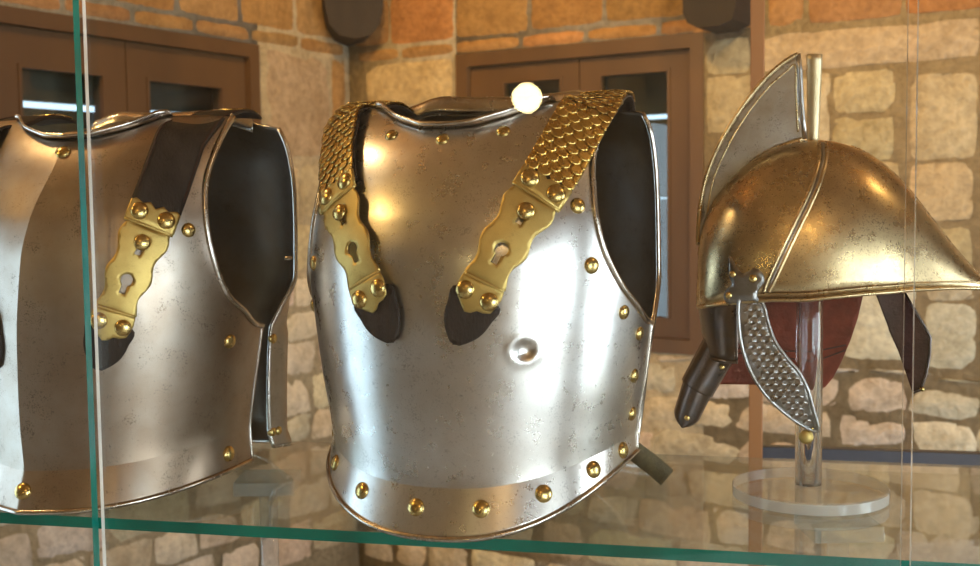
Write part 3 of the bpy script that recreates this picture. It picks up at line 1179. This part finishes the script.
def make_cuirass(kind, loc, rz, label):
    mid = kind == 'middle'
    cu = empty('cuirass', label, 'armour', loc, rz, 'cuirasses standing on the glass shelf')
    plate = Plate(kind)
    # ---- breastplate
    nu, n1, n2 = 145, 10, 120
    us = np.linspace(-1, 1, nu)
    v = []
    for j in range(n1 + n2):
        for u in us:
            zr, zc, zt = plate.zr(u), plate.zc(u), plate.zt(u)
            z = zr + (zc - zr) * j / n1 if j < n1 else zc + (zt - zc) * ((j - n1) / (n2 - 1))
            v.append(plate.point(u, z))
    o = mesh_obj('breastplate', v, grid_faces(nu, n1 + n2), [M['steel'] if mid else M['brown_steel'], M['inner_steel'], M['rim']], cu)
    me = o.data
    c = nu // 2
    vid = lambda i, j: j * nu + i
    for e in me.edges:
        a, b = e.vertices
        if plate.ridge and a % nu == c and b % nu == c and a // nu > n1:
            e.use_edge_sharp = True
        if a // nu == n1 and b // nu == n1:
            e.use_edge_sharp = True
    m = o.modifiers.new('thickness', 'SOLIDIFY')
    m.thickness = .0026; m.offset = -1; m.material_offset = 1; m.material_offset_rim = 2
    # is the normal outwards? the front must look to -y
    if me.polygons[len(me.polygons) // 2].normal.y > 0:
        me.flip_normals()
    # ---- rims of the breastplate
    neck_u = [u for u in np.linspace(-1, 1, 240) if abs(math.sin(u * math.pi / 2)) * .172 < .108]
    pts = [plate.point(u, plate.zt(u)) for u in neck_u]
    # flared collar strip
    vv, prof = [], [(0, 0), (.003, .004), (.0065, .0062), (.010, .0060), (.0105, .004), (.0085, .0025)]
    for i, p in enumerate(pts):
        out_ = Vector((-p.x * .0, -1, 0)) if False else Vector((p.x, p.y - .0, 0)).normalized()
        out_ = Vector((-out_.x * .25, -abs(out_.y) - .2, 0)).normalized() if False else Vector((-p.x * 1.2, -.10, 0)).normalized()
        for (a, b) in prof:
            vv.append(p + Vector((out_.x * a * .6, -a, b)))
    co = mesh_obj('neck_rim', vv, grid_faces(len(prof), len(pts)), M['rim'], cu)
    recalc(co); solid(co, .0016, 0)
    for sgn in (-1, 1):
        pts = [plate.point(sgn, z) for z in np.linspace(plate.z0, plate.zt(1), 60)]
        top = [plate.point(sgn * u, plate.zt(u)) for u in np.linspace(1, .9, 8)]
        MB().tube(pts + top[1:], .0036, 10).build('arm_rim', M['rim'], cu)
        side = [plate.point(sgn, z) for z in np.linspace(plate.zr(1), plate.z0, 30)]
        MB().tube(side, .0019, 8).build('side_rim', M['rim'], cu)
    low = [plate.point(u, plate.zr(u)) for u in np.linspace(-1, 1, 120)]
    MB().tube(low, .0030, 10).build('lower_rim', M['rim'], cu)
    # ---- backplate
    gap = .006 if mid else .055
    nub, nvb = 90, 80
    v = []
    for j in range(nvb):
        for u in np.linspace(-1, 1, nub):
            x = abs(math.sin(u * math.pi / 2)) * .17
            zt = BACKNECK(x)
            zb = BACKLOW(u, gap)
            v.append(back_point(u, zb + (zt - zb) * j / (nvb - 1), zt, gap))
    bo = mesh_obj('backplate', v, grid_faces(nub, nvb), [M['inner_steel'], M['steel'] if mid else M['brown_steel'], M['rim']], cu)
    if bo.data.polygons[len(bo.data.polygons) // 2].normal.y > 0:
        bo.data.flip_normals()
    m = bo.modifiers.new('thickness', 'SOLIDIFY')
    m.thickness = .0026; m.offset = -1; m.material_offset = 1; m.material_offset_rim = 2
    pts = []
    for u in np.linspace(-1, 1, 160):
        x = abs(math.sin(u * math.pi / 2)) * .17
        if x < .13:
            pts.append(back_point(u, BACKNECK(x), 0, gap))
    vv = []
    for p in pts:
        for (a, b) in ((-.0025, -.012), (-.0015, -.003), (.001, .004), (.005, .0085), (.010, .0105), (.011, .008)):
            vv.append(p + Vector((-p.x * 2 * a, a, b)))
    co = mesh_obj('collar_rim', vv, grid_faces(6, len(pts)), M['rim'], cu)
    recalc(co); solid(co, .0016, 0)
    for sgn in (-1, 1):
        pts = [back_point(sgn, z, 0, gap) for z in np.linspace(BACKLOW(1, gap), BACKNECK(.17), 70)]
        MB().tube(pts, .0030, 10).build('back_arm_rim', M['rim'], cu)
    MB().tube([back_point(u, BACKLOW(u, gap) + .001, 0, gap) for u in np.linspace(-1, 1, 80)], .0028, 8).build('back_lower_rim', M['rim'], cu)
    # ---- rivets
    if mid:
        for x in (-.166, -.132, -.082, -.015, .052, .108, .147, .166):
            u = math.asin(max(-1, min(1, x / .1715))) / (math.pi / 2)
            p, n = plate.surf(x, plate.zr(u) * .42 + plate.zc(u) * .58)
            rivet(cu, p, n, .0080)
        for sgn in (-1, 1):
            for (x, z, r) in ((.172, .106, .0068), (.177, .148, .0068), (.1825, .192, .0066), (.1745, .217, .0068), (.152, .266, .0075), (.139, .324, .0072)):
                p, n = plate.surf(sgn * x, z)
                rivet(cu, p, n, r)
        for x, z in ((-.061, .3985), (0, .392), (.061, .3985)):
            p, n = plate.surf(x, z)
            rivet(cu, p, n, .0066)
    else:
        for x in (-.10, -.030, .10, .152):
            u = math.asin(max(-1, min(1, x / .16))) / (math.pi / 2)
            if x in (.10, -.10):
                continue
            p, n = plate.surf(x, (plate.zr(u) + plate.zc(u)) * .5)
            rivet(cu, p, n, .0085)
        for (x, z, r) in ((.164, .174, .0075), (.142, .302, .0072), (-.164, .174, .0075), (-.142, .302, .0072), (0.002, .389, .0078)):
            p, n = plate.surf(x, z)
            rivet(cu, p, n, r)
        for (dz, uu) in ((.042, .955), (.042, .90), (.160, .955)):
            bp = back_point(uu, dz, 0, gap)
            bq = back_point(uu - .02, dz, 0, gap)
            t_ = (bq - bp).normalized()
            rivet(cu, bp + Vector((.0012, 0, 0)), Vector((t_.y, -t_.x, 0)), .0062)
        bp = back_point(.9, .26, 0, gap)
        MB().tube([bp, bp + Vector((-.012, -.008, 0))], .003, 8).build('stud', M['rim'], cu)
    # ---- straps
    for sgn in (-1, 1):
        strip = make_strip(plate, sgn, mid)
        st = bpy.data.objects.new('shoulder_strap', None)
        COL.objects.link(st)
        st.parent = cu
        if mid:
            ribbon(strip, .174, strip.len - .002, .0265, .0012, 'strap_base', M['leather'], st, .0022)
            scale_cover(strip, .183, strip.len - .03, .0270, 'brass_scales', M['brass_scale'], st)
        else:
            ribbon(strip, .165, strip.len - .002, .0270, .0022, 'strap_base', M['leather'], st, .0032)
            for t in (-.0245, .0245):
                MB().tube([strip.at(l, t, .0045) for l in np.linspace(.2, strip.len - .01, 60)], .0007, 6).build('edge_welt', M['brown_leather'], st)
        brass_end(st, strip, sgn, kind)
        # shoulder hinge on the backplate
        l1 = strip.len - .004
        hh = [(.024, l1), (.024, l1 - .012), (.018, l1 - .022), (0, l1 - .018), (-.018, l1 - .022), (-.024, l1 - .012), (-.024, l1)]
        sheet(hh, [], lambda t, l: strip.at(l, t, .0062), 'shoulder_hinge', M['brass_rivet'], st, .0018)
        for t in (-.014, .014):
            p = strip.at(l1 - .009, t, .0065); e = strip.at(l1 - .009, t, .02)
            rivet(st, p, (e - p).normalized(), .005)
    if mid:
        # end of the waist strap lying behind the right side
        P = [(.150, .035, .060), (.163, .045, .047), (.178, .052, .034), (.192, .058, .020)]
        W = Vector((.50, -.10, .62)).normalized() * .0115
        v = []
        for p in smooth_pts(P, 12):
            for k in (-1, 0, 1):
                v.append(Vector(p) + W * k)
        wo = mesh_obj('waist_strap', v, grid_faces(3, 13), M['olive_webbing'], cu)
        solid(wo, .003, 0)
    return cu


Z0 = SHELF + .0034
make_cuirass('middle', (-.281, 1.240, Z0), R(-7.5), 'polished steel cuirass with brass scale shoulder straps in the middle of the shelf')
make_cuirass('left', (-.734, 1.265, Z0), 0.0, 'brown patinated steel cuirass with plain dark leather shoulder straps at the left')

# ------------------------------------------------------------------ helmet
HY = 1.305
HX = .072
hel = empty('helmet', 'golden steel antique helmet with tall grey crest fin and scaled cheek guard', 'helmet', (HX, HY, SHELF + .1))
HO = hel.location.copy()


def hl(u, v, dy=0.0):
    return at(u, v, HY + dy) - HO


us_ = [697, 699, 703, 710, 725, 745, 770, 800, 830, 860, 885, 905, 925, 945, 965, 985, 1003, 1010]
top_ = [285, 250, 228, 208, 186, 166, 150, 141, 141, 150, 166, 185, 210, 236, 260, 279, 292, 296]
bot_ = [306, 307, 307, 306, 304, 302, 300, 300, 297, 294, 292, 290, 289, 288, 288, 289, 294, 298]
W_ = [.018, .034, .050, .062, .075, .083, .087, .088, .086, .081, .074, .066, .056, .045, .034, .022, .009, .003]
NS = 90
U = smooth_pts(list(zip(us_, top_, bot_, W_)), NS)
na = 49
v = []
for (u, t_, b_, w_) in U:
    w_ = max(w_, .002)
    xt = hl(u, t_)
    zb = hl(u, b_, -w_).z
    x = xt.x
    for k in range(na):
        a = math.pi * k / (na - 1)
        yy = -w_ * math.cos(a)
        zz = zb + (xt.z - zb) * math.sin(a) ** .82
        v.append(Vector((x, yy, zz)))
sk = mesh_obj('skull', v, grid_faces(na, NS + 1), [M['helmet'], M['dark_metal']], hel)
if sk.data.polygons[len(sk.data.polygons) // 2].normal.z < 0:
    sk.data.flip_normals()
m = sk.modifiers.new('thickness', 'SOLIDIFY'); m.thickness = .002; m.offset = -1; m.material_offset = 1
sk_bvh = BVHTree.FromPolygons([x_.co for x_ in sk.data.vertices], [tuple(p.vertices) for p in sk.data.polygons])


def on_skull(u, v_, lift=0.0):
    d = ray(u, v_)
    h, n, i, _ = sk_bvh.ray_cast(CAM - HO, d)
    if h is None:
        p = hl(u, v_, -.085)
        return p, Vector((0, -1, 0))
    if n.dot(d) > 0:
        n = -n
    return h + n * lift, n


# lower edge bead, near and far side
for sgn in (0, na - 1):
    pts = [v[i * na + sgn] for i in range(6, NS + 1)]
    MB().tube(pts, .0021, 8).build('edge_bead', M['helmet'], hel)
    if sgn == 0:
        p2 = [p + Vector((0, -.0012, .0065)) for p in pts[22:-3]]
        MB().tube(p2, .0010, 6).build('edge_bead', M['helmet'], hel)
# raised double band over the skull
for du in (0, 7):
    cl = smooth_pts([(819 + du, 143), (819 + du, 160), (812 + du, 185), (800 + du, 212), (784 + du, 245), (768 + du, 280), (764 + du * .7, 292)], 50)
    MB().tube([on_skull(a, b, .0002)[0] for a, b in cl], .0022, 8).build('raised_band', M['helmet'], hel)
cl = smooth_pts([(823, 143), (823, 160), (816, 185), (804, 212), (788, 245), (772, 280), (767, 292)], 50)
MB().tube([on_skull(a, b, -.0008)[0] for a, b in cl], .0022, 8).build('raised_band', M['fin'], hel)
# far half of the band mirrored to the other side
far = [on_skull(a, b, .0002)[0] for a, b in cl]
MB().tube([Vector((p.x, -p.y, p.z)) for p in far], .0024, 8).build('raised_band', M['helmet'], hel)
# keel along the front brim
pts = [v[i * na + na // 2] for i in range(46, NS + 1)]
MB().tube(pts, .0014, 8).build('keel', M['helmet'], hel)

# crest fin
outer = [tuple(p) for p in smooth_pts([(698, 245), (699, 215), (706, 178), (719, 145), (740, 110), (764, 80), (783, 63), (798, 54)], 40)]
front = [(800, 70), (801, 95), (803, 120), (805, 139)]
under = [tuple(p) for p in smooth_pts([(805, 139), (790, 143), (770, 152), (748, 168), (726, 189), (711, 212), (703, 235), (700, 255)], 30)][1:]


def P2(u, v_):
    p = hl(u, v_)
    return (p.x, p.z)


def thick_y(x, z):
    return 0.0


ring = [P2(*p) for p in outer + front + under]
fin = sheet(ring, [], lambda x, z: Vector((x, 0, z)), 'crest_fin', M['fin'], hel, .004, .006)
MB().tube([hl(*p) + Vector((0, -.002, 0)) for p in outer], .0023, 8).build('crest_border', M['helmet'], hel)
MB().tube([hl(*p) + Vector((0, -.002, 0)) for p in [outer[-1]] + front], .0026, 8).build('crest_border', M['fin'], hel)
inn = [tuple(p) for p in smooth_pts([(707, 215), (713, 182), (726, 150), (746, 116), (768, 88), (786, 72), (795, 66), (796, 95), (798, 132)], 50)]
MB().tube([hl(*p) + Vector((0, -.0025, 0)) for p in inn], .0012, 6).build('crest_border', M['helmet'], hel)
MB().tube([hl(a, b) + Vector((0, -.003, 0)) for a, b in under], .0026, 8).build('crest_border', M['helmet'], hel)
# curved upright plate in front of the crest
vv = []
nz_, nc_ = 16, 13
for j in range(nz_):
    k = j / (nz_ - 1)
    vtop, vbot = 53, 143
    vv_ = vbot + (vtop - vbot) * k
    l_, r_ = hl(808.5 - .8 * k, vv_), hl(818.5 + 4 * k, vv_)
    for i in range(nc_):
        a = math.pi * (i / (nc_ - 1))
        p = l_.lerp(r_, (1 - math.cos(a)) / 2)
        vv.append(Vector((p.x, .012 - .006 * math.sin(a), p.z)))
cp = mesh_obj('crest_front_plate', vv, grid_faces(nc_, nz_), M['plume_plate'], hel)
recalc(cp); solid(cp, .0016, 0)

# neck guard: dark plate wrapping round the back, under the skull
vv = []
zc_top, zc_bot = [hl(700, 290).z, hl(700, 353).z]
ng = 40
for j in range(12):
    k = j / 11
    for i in range(ng):
        a = math.pi * i / (ng - 1)          # near side -> back -> far side
        xr = hl(738 + 0 * k, 300, -.07).x
        xl = hl(698 + 9 * k ** 1.5, 330).x
        vv.append(Vector((xr + (xl - xr) * math.sin(a) ** .8, -.066 * math.cos(a), zc_top + (zc_bot - zc_top) * k)))
gd = mesh_obj('neck_guard', vv, grid_faces(ng, 12), M['dark_metal'], hel)
recalc(gd); solid(gd, .002, 0)
MB().tube([vv[i] for i in range(11 * ng, 12 * ng)], .0022, 8).build('guard_bead', M['dark_metal'], hel)


def lame(c0, c1, w0, w1, name, mat, dy, bulge, tip=False):
    """curved plate between two pixel points, widths in pixels"""
    a, b = Vector(c0), Vector(c1)
    ax_ = (b - a).normalized()
    pr_ = Vector((-ax_.y, ax_.x))
    vv = []
    nl, nw = 22, 15
    for j in range(nl):
        k = j / (nl - 1)
        c = a.lerp(b, k)
        w_ = w0 + (w1 - w0) * k
        if tip and k > .75:
            w_ *= max(.12, (1 - ((k - .75) / .25) ** 2) ** .5)
        for i in range(nw):
            t = -1 + 2 * i / (nw - 1)
            p = c + pr_ * (t * w_ / 2)
            q_ = hl(p.x, p.y, dy)
            q_.y -= bulge * (1 - t * t) ** .5
            vv.append(q_)
    o = mesh_obj(name, vv, grid_faces(nw, nl), mat, hel)
    recalc(o); solid(o, .0016, 0)
    rim = [vv[i] for i in range(nw)]
    return o, rim


o, rim = lame((720, 347), (697, 388), 36, 34, 'neck_lame', M['dark_metal'], -.02, .022)
MB().tube(rim, .0019, 8).build('lame_bead', M['dark_metal'], hel)
o, rim = lame((699, 384), (683, 424), 31, 24, 'neck_lame', M['dark_metal'], -.021, .020, True)
MB().tube(rim, .0017, 8).build('lame_bead', M['dark_metal'], hel)
for (u, v_) in ((722, 367), (687, 418)):
    rivet(hel, hl(u, v_, -.043), (0, -1, 0), .0028, 'brass_rivet')

# near cheek guard with scales
out_px = [(739, 300), (748, 296), (758, 299), (764, 306), (768, 322), (775, 341), (787, 358), (799, 372), (808, 390), (813, 408), (819, 430), (814, 433), (799, 425), (780, 410), (764, 393), (751, 372), (743, 350), (739, 328)]
out_px = [tuple(p) for p in smooth_pts(out_px, 80, True)]
CY = -.083


def cheek_map(x, z):
    k = max(0, (hl(760, 300).z - z)) / .15
    return Vector((x, CY + .020 * k * k - .004 * math.sin(min(1, k) * math.pi), z))


def cheek_px(u, v_, lift=0.0):
    p = hl(u, v_, CY)
    q_ = cheek_map(p.x, p.z)
    return q_ + Vector((0, -lift, 0))


ring = [(hl(a, b, CY).x, hl(a, b, CY).z) for a, b in out_px]
sheet(ring, [], cheek_map, 'cheek_guard', M['scale_steel'], hel, .0024, .005)
MB().tube([cheek_px(a, b, .001) for a, b in out_px], .0019, 8, closed=True).build('cheek_border', M['fin'], hel)
q = MB()
in_px = [((a - 775) * .80 + 775.5, (b - 362) * .86 + 363) for a, b in out_px]
r_px, k = 4.3, 0
vy = 304.0
while vy < 430:
    ux = 735 + (r_px if k % 2 else 0)
    while ux < 822:
        if in_poly((ux, vy), out_px) and all(in_poly((ux + ddx, vy + ddy), out_px) for ddx, ddy in ((5.5, 0), (-5.5, 0), (0, 5.5), (0, -5))):
            c = cheek_px(ux, vy, .0012)
            rr = .0046
            ring_ = [c + Vector((0, -.0009, 0))]
            for a in range(12):
                w_ = 2 * math.pi * a / 12
                ring_.append(c + Vector((rr * math.cos(w_), -.0013 if math.sin(w_) < 0 else .0, rr * math.sin(w_))))
            base_ = [p + Vector((0, .0016, 0)) for p in ring_[1:]]
            q.add(ring_ + base_, [(0, 1 + a, 1 + (a + 1) % 12) for a in range(12)] + [(1 + a, 13 + a, 13 + (a + 1) % 12, 1 + (a + 1) % 12) for a in range(12)])
        ux += r_px * 2
    vy += r_px * 1.45
    k += 1
q.build('cheek_scales', M['scale_steel'], hel, False)
# palmette hinge plate with three rivets, and the brass button at the tip
pal = [(729, 256), (736, 266), (742, 273), (748, 271), (755, 268), (762, 272), (764, 281), (760, 288), (757, 293), (758, 302), (749, 307), (742, 310), (736, 303), (728, 304), (724, 297), (727, 289), (732, 284), (729, 274)]
pal = [tuple(p) for p in smooth_pts(pal, 70, True)]
ring = [(hl(a, b, -.083).x, hl(a, b, -.083).z) for a, b in pal]


def pal_map(x, z):
    p = Vector((x, -.2, z))
    h, n, i, _ = sk_bvh.ray_cast(p, Vector((0, 1, 0)))
    y = h.y if h is not None else -.078
    return Vector((x, min(y, -.066) - .0035, z))


sheet(ring, [], pal_map, 'hinge_plate', M['scale_steel'], hel, .0024, .005)
for (u, v_, r_) in ((733, 274, .0034), (753, 278, .0040), (729, 295, .0036)):
    p = hl(u, v_, -.08)
    h = pal_map(p.x, p.z)
    rivet(hel, h + Vector((0, -.001, 0)), (0, -1, 0), r_, 'brass_rivet')
p = cheek_px(754, 279, 0)
bt = cheek_px(807, 440, .001)
MB().dome(bt, (0, -1, 0), .0075, .003).build('brass_button', M['brass'], hel)
MB().tube([cheek_px(814, 430, .001), bt + Vector((.002, 0, .006))], .0016, 6).build('button_link', M['brass_rivet'], hel)

# red leather lining on the far side, and the far cheek guard


def sheet_px(pts, dy, name, mat, thick, bow=.012, n=50):
    px = [tuple(p) for p in smooth_pts(pts, n, True)]
    R2 = [(hl(a, b, dy).x, hl(a, b, dy).z) for a, b in px]
    xs = [p[0] for p in R2]
    x0, x1 = min(xs), max(xs)
    return sheet(R2, [], lambda x, z: Vector((x, dy + bow * math.sin(math.pi * (x - x0) / (x1 - x0)), z)), name, mat, hel, thick, .006)


def poly_px(pts, dy, name, mat, thick, bow=.012):
    R2 = [(hl(a, b, dy).x, hl(a, b, dy).z) for a, b in pts]
    xs = [p[0] for p in R2]
    x0, x1 = min(xs), max(xs)
    return sheet(R2, [], lambda x, z: Vector((x, dy + bow * math.sin(math.pi * (x - x0) / (x1 - x0)), z)), name, mat, hel, thick, .006)


poly_px([(724, 285), (866, 285), (862, 300), (858, 318), (851, 340), (842, 362), (834, 378), (826, 388), (818, 392), (806, 389), (800, 385), (760, 386), (715, 384), (719, 370), (722, 345)], .062, 'leather_lining', M['red_leather'], .003)
for y0, y1 in ((347, 356), (352, 371)):
    MB().tube([hl(a, b, .062 + .012 * math.sin(math.pi * (a - 724) / 142) - .002) for a, b in ((728, y0), (770, y0 + 4), (815, (y0 + y1) / 2), (846, y0 - 2))], .0008, 6).build('lining_seam', M['brown_leather'], hel)
poly_px([(872, 284), (903, 284), (912, 305), (924, 325), (930.5, 337), (930, 355), (926, 376), (921, 390), (913, 393), (906, 372), (899, 352), (888, 325)], .055, 'far_cheek_guard', M['brown_leather'], .003, .006)
MB().tube([hl(a, b, .053) for a, b in ((903, 290), (912, 305), (924, 325), (930.5, 337), (930, 355), (926, 376), (921, 390), (913, 393))], .0014, 6).build('cheek_border', M['dark_metal'], hel)
MB().dome(hl(922, 389, .053), (0, -1, 0), .003, .003).build('brass_button', M['brass_rivet'], hel)

# acrylic stand of the helmet
st = empty('helmet_stand', 'clear round acrylic stand with a tube post holding the golden helmet', 'stand', (HX, HY, SHELF + .0006))
q = MB()
nn = 72
prof = [(0, 0), (.0830, 0), (.0845, .0015), (.0845, .0125), (.0830, .014), (0, .014)]
vv = []
for (r_, z_) in prof:
    for k in range(nn):
        a = 2 * math.pi * k / nn
        vv.append((max(r_, .0001) * math.cos(a), max(r_, .0001) * math.sin(a), z_))
ff = grid_faces(nn, len(prof), True)
q.add(vv, ff)
ds = q.build('base', [M['acrylic_face'], M['acrylic_edge']], st)
recalc(ds)
for p in ds.data.polygons:
    p.material_index = 0 if abs(p.normal.z) > .6 else 1
for e in ds.data.edges:
    a, b = (ds.data.vertices[i].co for i in e.vertices)
    if abs(a.z - b.z) < 1e-5 and math.hypot(a.x, a.y) > .08:
        e.use_edge_sharp = True
zt = hl(800, 190).z + HO.z - SHELF
px_ = hl(809, 400).x
q = MB()
for r_ in (.0145,):
    q.tube([(px_, 0, .0145), (px_, 0, zt)], r_, 32)
q.tube([(px_, 0, .0150), (px_, 0, zt - .0005)], .0100, 32)
po = q.build('post', M['acrylic'], st)
# the inner wall of the tube faces inwards
bm = bmesh.new(); bm.from_mesh(po.data); bmesh.ops.recalc_face_normals(bm, faces=bm.faces)
inner = [f_ for f_ in bm.faces if all(math.hypot(v_.co.x - px_, v_.co.y) < .0110 for v_ in f_.verts)]
bmesh.ops.reverse_faces(bm, faces=inner)
bm.to_mesh(po.data); bm.free()

# ------------------------------------------------------------------ view
scene.view_settings.view_transform = 'Standard'
scene.view_settings.look = 'None'
scene.view_settings.gamma = 1.0
scene.view_settings.use_curve_mapping = False
scene.view_settings.exposure = 0.0
scene.cycles.use_denoising = True
scene.cycles.max_bounces = 14
scene.cycles.transmission_bounces = 12
scene.cycles.transparent_max_bounces = 24
scene.cycles.glossy_bounces = 6
scene.cycles.diffuse_bounces = 4
scene.cycles.caustics_reflective = True
scene.cycles.caustics_refractive = True
scene.cycles.sample_clamp_indirect = 6.0
bpy.context.view_layer.update()
